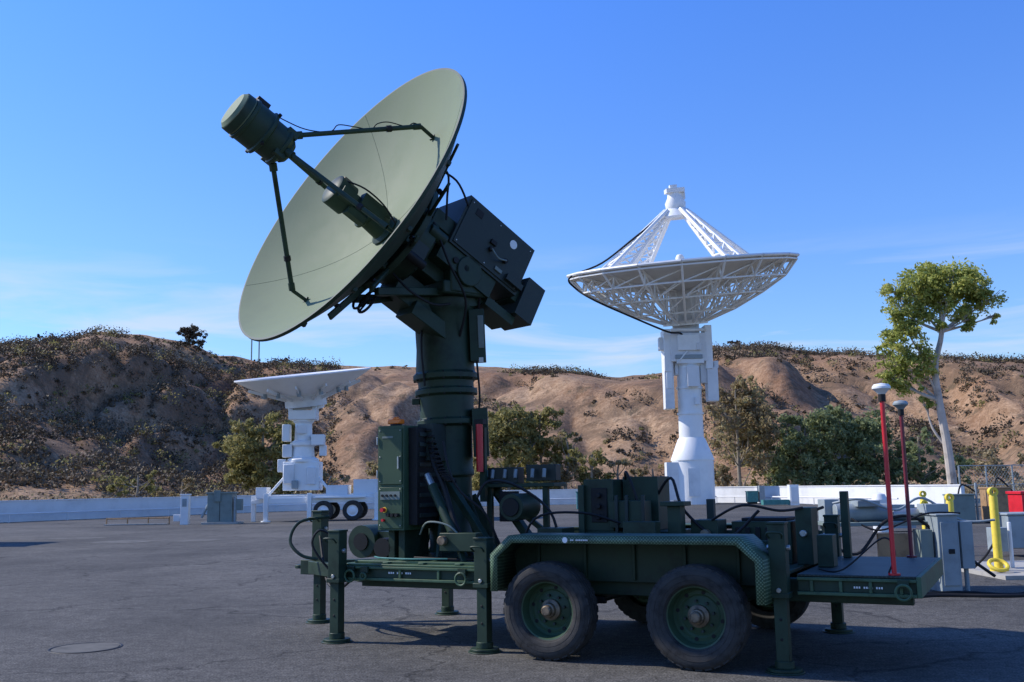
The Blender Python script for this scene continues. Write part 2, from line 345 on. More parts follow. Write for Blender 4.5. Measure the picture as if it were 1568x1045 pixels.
cl=[(-1.6,.3,18.3,1.7),(-.2,.5,19.2,1.3),(1.4,-.4,18.6,1.9),(3.2,.2,17.9,1.4),(4.3,0,16.6,1.2),(3.0,.6,16.2,1.1),(-3.3,0,16.0,1.3),(-3.9,.4,17.6,.9),(-1.2,.6,16.3,1.4),(.6,-.6,16.6,1.2),(2.2,-.5,15.0,1.0),(-2.8,.3,14.3,1.3),(-4.1,.1,13.2,1.3),(-2.3,-.5,12.2,1.3),(-3.9,.2,11.2,1.3),(-1.7,-.3,10.6,1.0),(-4.4,.2,10.0,1.0),(-2.9,.2,9.2,1.1),(-1.6,.4,7.8,.7),(4.6,0,15.2,.6),(-.3,-.8,14.2,.7),(-.9,.2,17.5,1.3)]
tree('eucalyptus_tree',(37.0,85,0),[(0,0,0),(-.2,0,4),(-.6,0,8),(-.7,0,11),(.1,0,14),(.2,.2,17)],cl,'leaf_euc','barkpale',nsub=44,nleaf=78,size=.17,tr=.42,spread=.42)
def bushtree(name,x,y,h,wd,leaf,den=1,size=.2,nsub=24,lean=0):
    cl=[]; n=max(7,int(wd*h/2.6))
    for i in range(n):
        zz=h*random.uniform(.12,.9); ww=wd/2*math.sqrt(max(.08,1-((zz/h-.42)/.6)**2))
        cl.append((random.uniform(-ww,ww)*.9,random.uniform(-ww,ww)*.6,zz,random.uniform(.15,.25)*min(h,wd)))
    return tree(name,(x,y,0),[(0,0,0),(random.uniform(-.2,.2),0,h*.25),(random.uniform(-.4,.4)+lean,0,h*.55),(lean,0,h*.85)],cl,leaf,nsub=nsub,nleaf=int(62*den),size=size,tr=.2)
random.seed(3)
bushtree('olive_tree',-24.5,98,9.3,6.8,'leaf_olive',1.3)
bushtree('olive_tree',-0.6,93,9.8,6.4,'leaf_olive',1.4)
bushtree('olive_tree',2.6,96,9.6,6.0,'leaf_olive',1.3)
bushtree('olive_tree',4.9,94,7.0,4.4,'leaf_brown',1.0)
bushtree('shrub',7.2,92,5.0,4.6,'leaf_olive',1.2)
bushtree('shrub',9.9,95,4.0,3.4,'leaf_brown',1)
bushtree('shrub',-13.5,104,4.5,6,'leaf_brown',.8)
bushtree('shrub',-8.5,100,4.0,5,'leaf_olive',.8)
bushtree('dry_tree',20.6,92,11.6,6.2,'leaf_brown',.7)
bushtree('dry_tree',24.3,96,9.6,5.6,'leaf_olive',.6)
bushtree('willow_tree',27.6,94,8.4,6.5,'leaf_green',1.3)
bushtree('willow_tree',31.0,95,8.4,6.8,'leaf_green',1.3)
bushtree('willow_tree',34.3,96,8.2,6.0,'leaf_green',1.3)
bushtree('willow_tree',37.6,93,6.4,5.0,'leaf_green',1.1)
bushtree('willow_tree',40.4,93,4.2,4.2,'leaf_green',.9)
bushtree('dry_shrub',45.5,95,4.4,6,'leaf_straw',.8)
bushtree('dry_shrub',13.2,96,3.4,4.5,'leaf_brown',.8)
bushtree('shrub',-33,100,2.8,5,'leaf_brown',.8)
bushtree('shrub',-39,104,3.8,6,'leaf_olive',.8)
bushtree('shrub',-17.5,96,3.2,4,'leaf_brown',.8)
C=[]
for i in range(1700):
    az=random.uniform(-40,40); r=random.uniform(88,150); h=random.uniform(.4,1.6)
    x,y=r*math.sin(R_(az)),r*math.cos(R_(az)); C.append(np.array([x,y,h*.45+max(0,(r-110)*.012)])+rng.normal(size=(26,3))*np.array([h*.8,h*.6,h*.32]))
C=np.concatenate(C); half=(rng.random(len(C)//26)<.55).repeat(26)
quads_obj('dry_grass_thicket',C[half],.18,M['leaf_straw'])
quads_obj('low_brush',C[~half],.18,M['leaf_brush'])
C=[];G=[];cnt=0
while cnt<5600:
    az=random.uniform(-33,33); r=random.uniform(140,276); x,y=r*math.sin(R_(az)),r*math.cos(R_(az))
    dn=nz(x*.026,y*.026,3)+.7*nz(x*.08,y*.08,6)
    t=(r-150)/125
    bias=.10 if az<-10 else (-.38 if az<9 else (.06 if t>.45 else -.28))
    if az<-10 and t<.6: bias+=.12
    if -10<=az<9 and t>.85: bias+=.1
    if dn+bias+random.uniform(-.26,.26)<0.0: continue
    h=random.choice((.4,.6,.8,1.0,1.3,1.8,2.2))*random.uniform(.8,1.2)*(1.15 if az<-10 else .95)
    if t>.93: h*=.45
    z=hz(az,r)
    k=int(24+20*h); d=rng.normal(size=(k,3)); d/=np.linalg.norm(d,axis=1)[:,None]
    (G if random.random()<.10 else C).append(np.array([x,y,z+h*.25])+d*rng.uniform(.4,1.05,(k,1))*np.array([h*1.05,h*1.05,h*.75])); cnt+=1
quads_obj('hillside_chaparral',np.concatenate(C),.23,M['leaf_brush'],aspect=.8)
quads_obj('hillside_green_shrubs',np.concatenate(G),.22,M['leaf_olive'],aspect=.8)
def skytree(name,az,h,wd):
    r=270; z=hz(az,r); o=bushtree(name,r*math.sin(R_(az)),r*math.cos(R_(az)),h,wd,'leaf_brush',.7,.3,10); o.location.z=z-.5
skytree('hilltop_tree',-18.1,6.8,8.5); skytree('hilltop_shrub',-25.4,2.4,6); skytree('hilltop_shrub',-13.2,2.8,5); skytree('hilltop_shrub',2.6,2.2,6);skytree('hilltop_shrub',13,2.5,8)
def pylon(az,h):
    r=300; b=MB(); 
    for sx in(-1.1,1.1): b.cyl((sx,0,-8),(sx,0,h),.2,'greygreen',seg=6)
    for z in (h-1,h-4): b.cyl((-2.0,0,z),(2.0,0,z),.14,'greygreen',seg=6)
    b.obj('power_pylon').location=(r*math.sin(R_(az)),r*math.cos(R_(az)),hz(az,274))
pylon(-14.6,15)
# ------------------------------------------------------------ perimeter wall
def wall(name,pts,h,t,k):
    b=MB()
    for i in range(len(pts)-1):
        p=Vector((*pts[i],h/2));q=Vector((*pts[i+1],h/2)); d=(q-p).normalized()
        b.beam(p,q+d*.02,t,h,k)
        b.beam(p+Vector((0,0,h/2+.03)),q+d*.02+Vector((0,0,h/2+.03)),t+.08,.06,k)
    b.obj(name)
wall('white_perimeter_wall',wallp,1.1,.2,'white2')
b=MB()
for i in range(2,12):
    p=Vector((*wallp[i],0));q=Vector((*wallp[i+1],0)); c=Vector((0,40,0)); 
    p=p+(c-p).normalized()*.8; q=q+(c-q).normalized()*.8
    for k_ in range(3):
        a=p.lerp(q,k_/3); b.cyl(a,a+Vector((0,0,.45)),.035,'white2',seg=6)
    b.cyl(p+Vector((0,0,.45)),q+Vector((0,0,.45)),.05,'white2',seg=6)
b.obj('guard_rail')
# ============================================================ TRAILER
OX,OY=0.865,8.40; TR=R_(-27)
T=empty('flatbed_trailer',(OX,OY,0),TR)
b=MB()
b.bb(-2.9,2.2,.42,.52,.50,.68,'green'); b.bb(-2.9,2.2,1.92,2.02,.50,.68,'green')
for x in (-2.4,-1.6,-.6,.4,1.2,2.0): b.bb(x-.04,x+.04,.52,1.92,.52,.64,'green')
b.bb(-1.25,1.26,.33,.36,.62,.98,'green'); b.bb(-1.25,1.26,2.09,2.12,.62,.98,'green')
for x in (-.9,-.45,0,.45,.9): b.bb(x-.015,x+.015,.30,.329,.64,.97,'green')
b.bb(-1.25,1.26,.36,2.09,.70,.73,'green')
for x in(-.63,.63):
    b.cyl((x,.02,.405),(x,2.44,.405),.055,'green'); b.bb(x-.3,x+.3,.44,.5,.42,.48,'black')
b.beam((-2.9,.5,.60),(-4.1,1.16,.60),.1,.14,'green'); b.beam((-2.9,1.94,.60),(-4.1,1.28,.60),.1,.14,'green'); b.bb(-4.25,-4.05,1.14,1.30,.52,.68,'green')
b.lathe([(.02,0),(.07,0),(.07,.04),(.02,.04)],(-4.3,1.22,.58),(0,0,1),'green',seg=16)
b.obj('chassis_frame',T,bevel=.006)
def deck(name,xa,xb,top,mtop):
    b=MB(); b.bb(xa,xb,.22,2.24,top-.018,top,mtop)
    for y0,y1,s in((.2,.26,1),(2.2,2.26,-1)):
        b.bb(xa,xb,y0,y1,top-.045,top-.021,'green_deck'); b.bb(xa,xb,y0+.03,y1-.005,top-.13,top-.045,'green'); b.bb(xa,xb,y0,y1,top-.155,top-.13,'green_deck')
    b.bb(xb+.001,xb+.035,.2,2.26,top-.155,top,'green_deck') if xa>0 else b.bb(xa-.035,xa-.001,.2,2.26,top-.155,top,'green_deck')
    for i in range(4):
        x=xa+(xb-xa)*(i+.5)/4; b.bb(x-.012,x+.012,.205,.23,top-.13,top-.045,'green_deck')
    b.obj(name,T,bevel=.004)
deck('front_deck',-2.95,-1.25,.733,'green_deck'); deck('rear_deck',1.38,2.25,.733,'tread_dk')
b=MB()
for xx in(-2.5,-2.1,-1.7): b.bb(xx-.03,xx+.03,.24,2.2,.734,.752,'green_deck')
b.bb(-2.9,-1.3,.3,.36,.7345,.757,'green_deck')
b.obj('deck_ribs',T,bevel=.004)
def fender(y0,y1,name):
    P=[(-1.14,.56),(-1.14,.87),(-.96,1.03),(1.03,1.03),(1.21,.87),(1.21,.53)]
    Q=[(-1.075,.56),(-1.075,.845),(-.93,.970),(1.0,.970),(1.145,.845),(1.145,.53)]
    b=MB(); vs=[(x,y0,z) for x,z in P]+[(x,y0,z) for x,z in Q]; b.add(vs,[(i,i+1,7+i,6+i) for i in range(5)],'tread')
    vs=[(x,y0,z) for x,z in P]+[(x,y1,z) for x,z in P]; b.add(vs,[(i,i+1,7+i,6+i) for i in range(5)],'tread')
    return b.obj(name,T,solid=.004,angle=20)
fender(-.15,.33,'fender_near'); fender(2.6,2.12,'fender_far')
def wheel(name,x,y,side):
    b=MB(); tw=.105
    prof=[(.232,-tw*.7),(.25,-tw*.95),(.27,-tw*1.04),(.31,-tw*1.1),(.345,-tw*1.08),(.366,-tw*.98),(.382,-tw*.84)]
    for g in (-.055,-.018,.018,.055):
        prof+=[(.392,g-.012),(.382,g-.009),(.382,g-.003),(.392,g)]
    prof+=[(.382,tw*.84),(.36,tw*1.0),(.3,tw*1.08),(.232,tw*.7)]
    b.lathe(prof,(0,0,0),(0,1,0),'tyre',seg=64)
    for r,h in((.278,-.1125),(.318,-.1175),(.355,-.110)): b.lathe([(r-.003,h+.006),(r,h),(r+.003,h+.006)],(0,0,0),(0,1,0),'tyre',seg=64)
    for i in range(64):
        a=2*math.pi*(i+.3*(i%2))/64; R=Matrix.Rotation(a,3,'Y')
        for sd in(-1,1): b.box(R@Vector((.3805,sd*.082,0)),(.014,.022,.026),'tyre',R)
    b.lathe([(.240,-.088),(.246,-.080),(.240,-.072),(.222,-.066),(.213,-.03),(.208,.03),(.19,.05),(.165,.045),(.15,.055),(.085,.035),(.07,.015)],(0,0,0),(0,1,0),'green_cab',seg=56)
    b.lathe([(.085,.03),(.085,-.0),(.06,-.015),(.055,-.05),(.045,-.055),(.042,-.09),(.033,-.1),(0.001,-.1)],(0,0,0),(0,1,0),'brass',seg=24)
    for i in range(8):
        a=2*math.pi*i/8+.2; b.cyl((math.cos(a)*.115,.04,math.sin(a)*.115),(math.cos(a)*.115,.012,math.sin(a)*.115),.012,'slate',seg=6)
    for i in range(8):
        a=2*math.pi*(i+.5)/8+.2; b.cyl((math.cos(a)*.178,.049,math.sin(a)*.178),(math.cos(a)*.178,.043,math.sin(a)*.178),.016,'black',seg=10)
    o=b.obj(name,T,angle=30); o.location=(x,y,.406); o.scale=(1.035,1.035,1.035)
    if side>0: o.rotation_euler=(0,0,math.pi)
wheel('wheel_1',-.65,0,-1); wheel('wheel_2',.64,0,-1); wheel('wheel_3',-.65,2.46,1); wheel('wheel_4',.64,2.46,1)
def leg(name,x,y,h):
    b=MB()
    b.bb(x-.05,x+.05,y-.05,y+.05,.03,.62,'green'); b.bb(x-.065,x+.065,y-.065,y+.065,.56,h,'green'); b.bb(x-.072,x+.072,y-.072,y+.072,h,h+.02,'green')
    b.cyl((x,y,.012),(x,y,.035),.13,'green',seg=20); b.cyl((x,y,.0),(x,y,.012),.15,'green',seg=20)
    b.cyl((x,y,.035),(x,y,.09),.075,'green',seg=12)
    b.tube([(x-.05,y-.09,h-.1),(x-.05,y-.15,h-.06),(x+.05,y-.15,h-.06),(x+.05,y-.09,h-.1)],.01,'green',seg=6,sm=3)
    b.cyl((x-.09,y,h-.18),(x+.09,y,h-.18),.022,'steel',seg=8)
    b.cyl((x,y-.08,.62),(x,y-.06,.62),.02,'steel',seg=8); b.bb(x-.075,x+.075,y-.075,y+.075,.56,.6,'green')
    for z in (.25,.4): b.cyl((x,y-.055,z),(x,y+.055,z),.012,'black',seg=8)
    b.obj(name,T,bevel=.005)
leg('leg_1',-2.98,.13,1.04); leg('leg_2',-1.36,.13,.98); leg('leg_3',1.27,.12,1.12)
leg('leg_4',-3.05,2.32,1.04); leg('leg_5',-1.36,2.33,.98); leg('leg_6',1.30,2.40,1.1); leg('tongue_jack',-4.04,1.22,1.2)
b=MB()
def ring(x,y,z,r=.055):
    b.bb(x-.04,x+.04,y-.005,y+.02,z+.03,z+.09,'green'); b.tube([(x+math.sin(a)*r,y-.02,z-.0+math.cos(a)*r) for a in np.linspace(0,2*math.pi,17)],.011,'green_deck',seg=6)
for x in(-2.86,-1.62,2.16): ring(x,.18,.62)
ring(-2.7,.18,.62,.03)
b.obj('tie_down_rings',T)
b=MB(); b.cyl((-.43,-.1565,.998),(-.43,-.1555,.998),.024,'white',seg=16)
for i in range(10):
    if i!=2: b.bb(-.38+i*.016,-.369+i*.016,-.1565,-.1555,.992,1.004,'white2')
for i in range(12):
    if i%4!=3: b.bb(-2.45+i*.024,-2.435+i*.024,.222,.2245,.645,.662,'white2')
    if i%5!=3: b.bb(1.8+i*.018,1.811+i*.018,.222,.2245,.635,.65,'white2')
b.obj('stencilled_marking',T)
b=MB()
x0,x1,y0,y1,z0,z1=-2.73,-2.42,.45,1.1,1.04,2.07
b.bb(x0,x1,y0,y1,z0,z1,'green_cab'); b.bb(x0+.02,x1-.02,y0-.015,y0-.001,z0+.45,z1-.03,'green_cab'); b.bb(x0+.02,x1-.02,y0-.012,y0-.001,z0+.02,z0+.42,'green_cab')
b.bb(x1+.001,x1+.10,y0+.08,y1-.05,z0+.05,z1-.02,'black');  # black box added to darken the cabinet's unlit right side
for i in range(9): b.bb(x1+.101,x1+.112,y0+.12,y1-.1,z0+.12+i*.1,z0+.16+i*.1,'slate')
b.bb(x1+.0,x1+.18,y0+.25,y1,z1-.35,z1+.02,'slate')
b.bb(x0+.06,x0+.13,y0+.1,y0+.55,.733,z0,'green'); b.bb(x1-.13,x1-.06,y0+.1,y0+.55,.733,z0,'green')
b.cyl((x0+.15,y0+.1,z1),(x0+.15,y0+.1,z1+.02),.06,'black',seg=16)
for z in(z0+.55,z1-.15): b.cyl((x0+.005,y0-.02,z-.04),(x0+.005,y0-.02,z+.04),.01,'steel',seg=6)
for x in(x0+.035,x1-.035):
    for z in(z0+.48,z0+.72,z1-.05,z0+.05,z0+.4): b.cyl((x,y0-.015,z),(x,y0-.02,z),.007,'steel',seg=6)
b.obj('control_cabinet',T,bevel=.006)
b=MB()
b.box((x0+.15,y0+.1,z1+.045),(.15,.09,.05),'orange')
b.lathe([(.035,0),(.035,.015),(.025,.025),(.001,.028)],(x0+.15,y0+.1,z1+.07),(0,0,1),'orange',seg=18)
b.obj('warning_beacon',T,bevel=.01)
b=MB()
b.cyl((x0+.09,y0-.02,z0+.2),(x0+.09,y0-.07,z0+.2),.02,'red',seg=12); b.cyl((x0+.09,y0-.012,z0+.2),(x0+.09,y0-.02,z0+.2),.028,'yellow',seg=12)
b.cyl((x0+.08,y0-.012,z0+.1),(x0+.08,y0-.045,z0+.1),.014,'red',seg=10)
b.bb(x0+.04,x1-.04,y0-.02,y0-.013,z0+.3,z0+.38,'greygreen')
for i in range(4): b.cyl((x0+.07+i*.05,y0-.02,z0+.34),(x0+.07+i*.05,y0-.035,z0+.34),.012,'black',seg=8)
for i in range(3): b.cyl((x0+.15+i*.05,y0-.012,z0+.15),(x0+.15+i*.05,y0-.06,z0+.15),.018,'black',seg=10)
b.bb(x0+.06,x1-.12,y0-.018,y0-.016,z0+.905,z0+.925,'greygreen'); b.bb(x1-.06,x1-.045,y0-.035,y0-.015,z0+.6,z0+.72,'steel')
b.obj('control_panel_buttons',T)
b=MB()
b.bb(-.72,-.42,.95,1.35,1.02,1.50,'green'); b.bb(-.40,-.05,1.15,1.5,1.02,1.52,'green'); b.bb(-.45,-.1,.9,1.1,1.05,1.30,'green')
b.bb(-.76,-.70,.9,.97,.73,1.45,'green'); b.bb(-.75,.15,.95,1.55,.96,1.02,'green')
for x in(-.7,-.2,.1):
    b.bb(x,x+.05,1.0,1.05,.73,.96,'green'); b.bb(x,x+.05,1.5,1.55,.73,.96,'green')
b.bb(-.64,-.48,.938,.949,1.1,1.42,'black')
for z in (1.15,1.25,1.35): b.cyl((-.56,.90,z),(-.56,.94,z),.025,'black',seg=10)
b.tube([(-.35,1.1,1.5),(-.30,1.0,1.56),(-.2,.95,1.35),(-.15,.95,1.1)],.015,'black',sm=5)
for x in(-.38,-.28,-.12): b.bb(x,x+.03,.87,.899,.80,1.35,'slate')
b.bb(.3,.55,1.0,1.3,.73,1.12,'green'); b.bb(.62,1.15,1.2,1.7,.73,1.10,'green'); b.bb(1.2,1.34,1.15,1.45,.73,1.22,'green'); b.bb(.15,.27,.8,.95,.73,1.25,'green')
b.bb(.1,.32,.75,.98,1.25,1.29,'green'); b.bb(.7,1.1,1.25,1.65,1.101,1.13,'black')
for i in range(5): b.bb(.66+i*.09,.70+i*.09,1.17,1.199,.8,1.05,'black')
b.bb(-.2,.1,.6,.75,.73,1.12,'green'); b.bb(-1.05,-.8,.6,.9,.73,1.06,'green')
b.bb(1.42,1.55,.9,1.1,.735,1.0,'green'); b.bb(1.45,1.52,2.0,2.1,.735,1.35,'green'); b.bb(.35,.42,1.35,1.42,.73,1.3,'slate')
b.cyl((.45,.9,1.0),(.45,1.0,1.0),.04,'brass',seg=12); b.cyl((1.27,1.1,1.0),(1.27,1.149,1.0),.03,'steel',seg=12); b.bb(-.95,-.86,.585,.599,.85,1.0,'black')
b.bb(-1.86,-1.52,1.15,1.3,1.48,1.64,'slate'); b.bb(-1.45,-1.12,1.2,1.32,1.50,1.66,'slate'); b.bb(-1.9,-1.1,1.1,1.4,1.44,1.478,'green')
b.bb(-1.88,-1.82,1.15,1.2,.73,1.44,'green'); b.bb(-1.25,-1.19,1.15,1.2,.73,1.44,'green'); b.bb(-1.72,-1.5,1.12,1.14,1.1,1.40,'black')
for x in (-1.8,-1.66,-1.54,-1.35,-1.22): b.cyl((x,1.13,1.53),(x,1.15,1.62),.02,'grey',seg=8)
b.beam((-2.2,.9,1.52),(-1.5,.7,.75),.07,.07,'green'); b.beam((-2.05,1.4,1.6),(-1.3,1.2,.78),.08,.08,'green'); b.beam((-2.1,.7,1.3),(-1.75,.45,.74),.05,.05,'green')
b.beam((-1.9,1.25,1.44),(-1.2,1.25,.95),.05,.05,'green')
b.cyl((-1.42,.8,1.25),(-1.42,1.2,1.25),.13,'green',seg=20); b.cyl((-1.42,.78,1.25),(-1.42,.8,1.25),.09,'black',seg=20)
b.cyl((-1.95,.36,.95),(-1.95,.42,.95),.045,'brass',seg=14); b.bb(-2.0,-1.6,.42,.55,.85,1.02,'green')
b.obj('deck_equipment',T,bevel=.006)
b=MB()
b.cyl((-2.2,.62,1.47),(-1.86,.5,.95),.05,'green',seg=12); b.cyl((-2.27,.64,1.58),(-2.2,.62,1.47),.035,'steel',seg=10)
b.cyl((-1.87,1.0,1.60),(-1.87,1.0,2.08),.036,'red',seg=12); b.bb(-1.92,-1.82,.98,1.06,2.08,2.13,'black'); b.bb(-1.90,-1.84,1.05,1.1,1.3,2.05,'green')
b.obj('hydraulic_actuator',T)
b=MB()
b.cyl((-3.25,.9,.9),(-3.25,1.3,.9),.17,'green',seg=24); b.cyl((-3.25,.88,.9),(-3.25,.9,.9),.09,'black',seg=16); b.cyl((-2.75,.55,.86),(-2.75,.8,.86),.10,'black',seg=20)
b.bb(-3.15,-2.8,1.0,1.5,.753,1.0,'green')
b.tube([(-3.9,1.2,1.15),(-4.15,1.0,1.1),(-4.2,.9,.9),(-4.05,.9,.75),(-3.9,1.0,.7)],.018,'green',sm=6)
b.tube([(-3.1,.3,.95),(-3.25,.2,1.05),(-3.3,.15,.9),(-3.1,.2,.65),(-2.95,.3,.55)],.012,'black',sm=6)
b.tube([(-4.04,1.2,1.0),(-3.7,.9,.5),(-3.3,.6,.45),(-3.0,.45,.6)],.015,'black',sm=6)
b.obj('cable_drum',T)
b=MB()
b.tube([(-2.3,.55,1.0),(-2.15,.45,1.12),(-1.9,.45,1.08),(-1.75,.5,.9)],.009,'greygreen',sm=6)
b.tube([(-2.3,.75,1.95),(-2.2,.65,1.7),(-2.05,.6,1.45),(-1.9,.55,1.1),(-1.75,.6,.8)],.028,'black',sm=8)
for i in range(16):
    t=i/15; p=Vector((-2.30,.72,2.0)).lerp(Vector((-1.95,.58,1.5)),t); p.z-=.12*math.sin(math.pi*t); 
    b.tube([(p.x+math.cos(a)*.042,p.y+math.sin(a)*.042,p.z+a*.004) for a in np.linspace(0,2*math.pi,10)],.011,'black',seg=5)
b.tube([(-.1,1.2,1.3),(.1,1.1,1.5),(.25,1.0,1.2),(.6,1.0,.95),(.9,1.1,1.2)],.014,'black',sm=6)
b.tube([(-1.6,.45,1.35),(-1.5,.5,1.5),(-1.3,.7,1.45),(-1.0,.8,1.2),(-.9,.8,.8)],.014,'black',sm=6)
b.tube([(-2.3,.45,.78),(-2.1,.4,.78),(-1.8,.45,.77),(-1.5,.6,.78)],.014,'black',sm=6)
b.tube([(-2.8,.5,.78),(-2.6,.35,.78),(-2.2,.30,.78),(-1.9,.4,.78)],.008,'teal',sm=5)
b.tube([(-2.0,.5,1.9),(-1.9,.45,1.6),(-1.8,.5,1.4),(-1.6,.6,1.2),(-1.5,.7,.9)],.012,'black',sm=6)
b.tube([(-1.2,.5,.76),(-1.0,.45,1.15),(-.6,.6,1.2),(-.3,.8,1.1)],.012,'black',sm=6)
b.tube([(.5,1.0,1.12),(.8,.9,1.25),(1.1,1.0,1.2),(1.27,1.15,1.22)],.012,'black',sm=6)
b.tube([(1.5,.5,.75),(1.7,.4,.76),(2.0,.45,1.0),(2.1,.35,.9),(2.05,.3,.75)],.007,'black',sm=8)
b.obj('hoses_and_cables',T)
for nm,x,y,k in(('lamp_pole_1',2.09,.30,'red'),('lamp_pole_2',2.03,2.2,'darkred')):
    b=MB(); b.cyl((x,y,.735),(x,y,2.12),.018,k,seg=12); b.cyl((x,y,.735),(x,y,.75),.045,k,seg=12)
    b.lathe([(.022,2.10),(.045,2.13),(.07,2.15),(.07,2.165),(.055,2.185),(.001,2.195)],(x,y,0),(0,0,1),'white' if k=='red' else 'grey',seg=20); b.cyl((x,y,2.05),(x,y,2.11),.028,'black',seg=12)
    b.obj(nm,T)
# ============================================================ GREEN ANTENNA
mx,my=-.63,10.53
A=empty('green_dish_antenna',(mx,my,0))
tilt=Matrix.Rotation(R_(-1.8),4,'Y')
b=MB()
b.lathe([(.001,.735),(.42,.735),(.42,.77),(.27,.80),(.23,.86),(.23,1.55),(.26,1.57),(.26,1.62),(.25,1.64),(.26,2.08),(.32,2.10),(.32,2.15),(.285,2.17),(.285,2.40),(.33,2.42),(.33,2.47),(.295,2.49),(.295,2.56),(.345,2.58),(.345,2.63),(.315,2.66),(.30,2.9),(.31,3.25),(.34,3.3),(.355,3.33),(.355,3.42),(.3,3.46),(.001,3.46)],(0,0,0),(0,0,1),'green',seg=40)
for i in range(12):
    a=2*math.pi*i/12
    for z,r in((2.445,.335),(2.605,.35),(2.125,.325)): b.cyl((math.cos(a)*(r-.02),math.sin(a)*(r-.02),z-.04),(math.cos(a)*(r-.02),math.sin(a)*(r-.02),z+.04),.014,'black',seg=6)
for i in range(6):
    a=2*math.pi*i/6+.3; c_=Vector((math.cos(a),math.sin(a),0)); b.beam(c_*.22+Vector((0,0,1.35)),c_*.5+Vector((0,0,.75)),.03,.12,'green')
b.box((.36,-.1,3.02),(.16,.2,.55),'green'); b.box((.40,-.205,3.05),(.06,.012,.35),'greygreen'); b.box((.39,-.2,2.75),(.05,.02,.06),'steel')
b.box((.35,-.12,2.0),(.16,.2,.5),'green'); b.box((-.32,-.05,2.36),(.08,.06,.06),'green')
b.tube([(.38,-.1,3.3),(.4,-.2,3.5),(.25,-.25,3.6)],.014,'black',sm=5)
b.tube([(.34,-.18,2.8),(.36,-.22,2.4),(.34,-.2,2.2)],.012,'black',sm=5)
b.tube([(-.2,-.22,3.3),(-.22,-.3,2.9),(-.2,-.28,2.5)],.012,'black',sm=5)
b.obj('mast',A,bevel=.004,mw=tilt)
el_d=R_(28.6); hd=Vector((-.765,-.644,0)).normalized()
a_=hd*math.cos(el_d)+Vector((0,0,math.sin(el_d))); u_=Vector((0,0,1))*math.cos(el_d)-hd*math.sin(el_d); s_=u_.cross(a_)
HM=Matrix.Translation((-.09,0,3.68))@Matrix((a_,s_,u_)).transposed().to_4x4()
H=empty('dish_head',parent=A); H.matrix_local=HM
b=MB(); Rz=Matrix.Rotation(math.atan2(hd.y,hd.x),3,'Z')
b.box((-.08,0,3.50),(.62,.80,.14),'green',Rz)
for sd in(-1,1): b.box(Vector((-.08,0,3.68))+Rz@Vector((0,.36*sd,0)),(.46,.10,.46),'green',Rz)
b.box((-.08,0,3.36),(.5,.5,.16),'green',Rz)
b.obj('yoke',A,bevel=.02)
b=MB()
Rr=1.67;dp=.55;v0=.845
pin=[(.10,v0)]+[(r,v0+dp*(r/Rr)**2) for r in np.linspace(.15,Rr,22)]
b.lathe(pin,(0,0,0),(1,0,0),'green_pale',seg=96)
pout=[(Rr,v0+dp),(Rr+.022,v0+dp),(Rr+.022,v0+dp-.035),(Rr-.01,v0+dp-.05)]+[(r,v0+dp*(r/Rr)**2-.035) for r in np.linspace(Rr-.03,.1,16)]
b.lathe(pout,(0,0,0),(1,0,0),'green',seg=96)
b.obj('reflector',H,angle=50)
b=MB()
for i in range(4):
    an=R_(28+90*i); pp=[(v0+dp*(r/Rr)**2+.0005,math.cos(an)*r,math.sin(an)*r) for r in np.linspace(.12,Rr-.01,24)]
    b.tube(pp,.002,'green_cab',seg=4)
b.obj('panel_seams',H)
b=MB()
b.lathe([(.001,.48),(.42,.48),(.46,.52),(.46,.80),(.40,.82)],(0,0,0),(1,0,0),'green',seg=36)
b.lathe([(.60,.78),(.72,.78),(.72,.85),(.60,.85)],(0,0,0),(1,0,0),'green',seg=48,closed=True)
for i in range(12):
    an=2*math.pi*i/12+.1; c,s=math.cos(an),math.sin(an)
    b.beam((.70,c*.42,s*.42),(1.01,c*1.22,s*1.22),.03,.07,'green'); b.box((.85,c*.66,s*.66),(.08,.08,.08),'green')
    b.cyl((.95,c*1.05,s*1.05),(1.01,c*1.07,s*1.07),.025,'black',seg=8)
    b.box((1.215,c*1.44,s*1.44),(.05,.05,.05),'green')
b.cyl((-.1,-.33,0),(-.1,.33,0),.30,'green',seg=28); b.box((.22,0,0),(.6,.56,.5),'green'); b.cyl((0,-.46,0),(0,.46,0),.16,'green',seg=24)
b.box((.3,.0,-.46),(.5,.34,.3),'green'); b.box((.05,.1,-.62),(.5,.3,.16),'green')
b.beam((.1,-.2,-.3),(.75,-.2,-.75),.08,.08,'green'); b.beam((.1,.25,-.3),(.75,.25,-.75),.08,.08,'green')
b.box((.45,.35,.30),(.35,.1,.18),'green'); b.cyl((.4,.42,.1),(.62,.42,.1),.07,'green',seg=14)
b.box((.62,.38,-.1),(.2,.14,.3),'slate'); b.cyl((.5,.45,-.3),(.75,.45,-.3),.05,'black',seg=12)
for i in range(16):
    an=2*math.pi*i/16; b.cyl((.50,math.cos(an)*.44,math.sin(an)*.44),(.53,math.cos(an)*.44,math.sin(an)*.44),.02,'black',seg=6)
b.obj('back_structure',H,bevel=.008)
b=MB()
b.bb(-.63,.37,-.12,.46,.12,.74,'slate'); b.bb(-.60,.34,.461,.473,.15,.71,'slate')
b.bb(.14,.24,.474,.478,.58,.66,'black'); b.bb(-.64,-.40,.474,.52,.18,.25,'slate')
b.bb(-.35,.42,.0,.44,-.1,.118,'green'); b.cyl((.2,.441,.0),(.2,.46,.0),.035,'black',seg=12); b.cyl((.05,.441,.0),(.05,.46,.0),.035,'black',seg=12)
b.bb(-.96,-.70,.02,.47,-.05,.42,'slate'); b.bb(-.70,-.63,.1,.40,.1,.34,'green'); b.bb(-.78,-.36,.05,.40,-.16,-.06,'green')
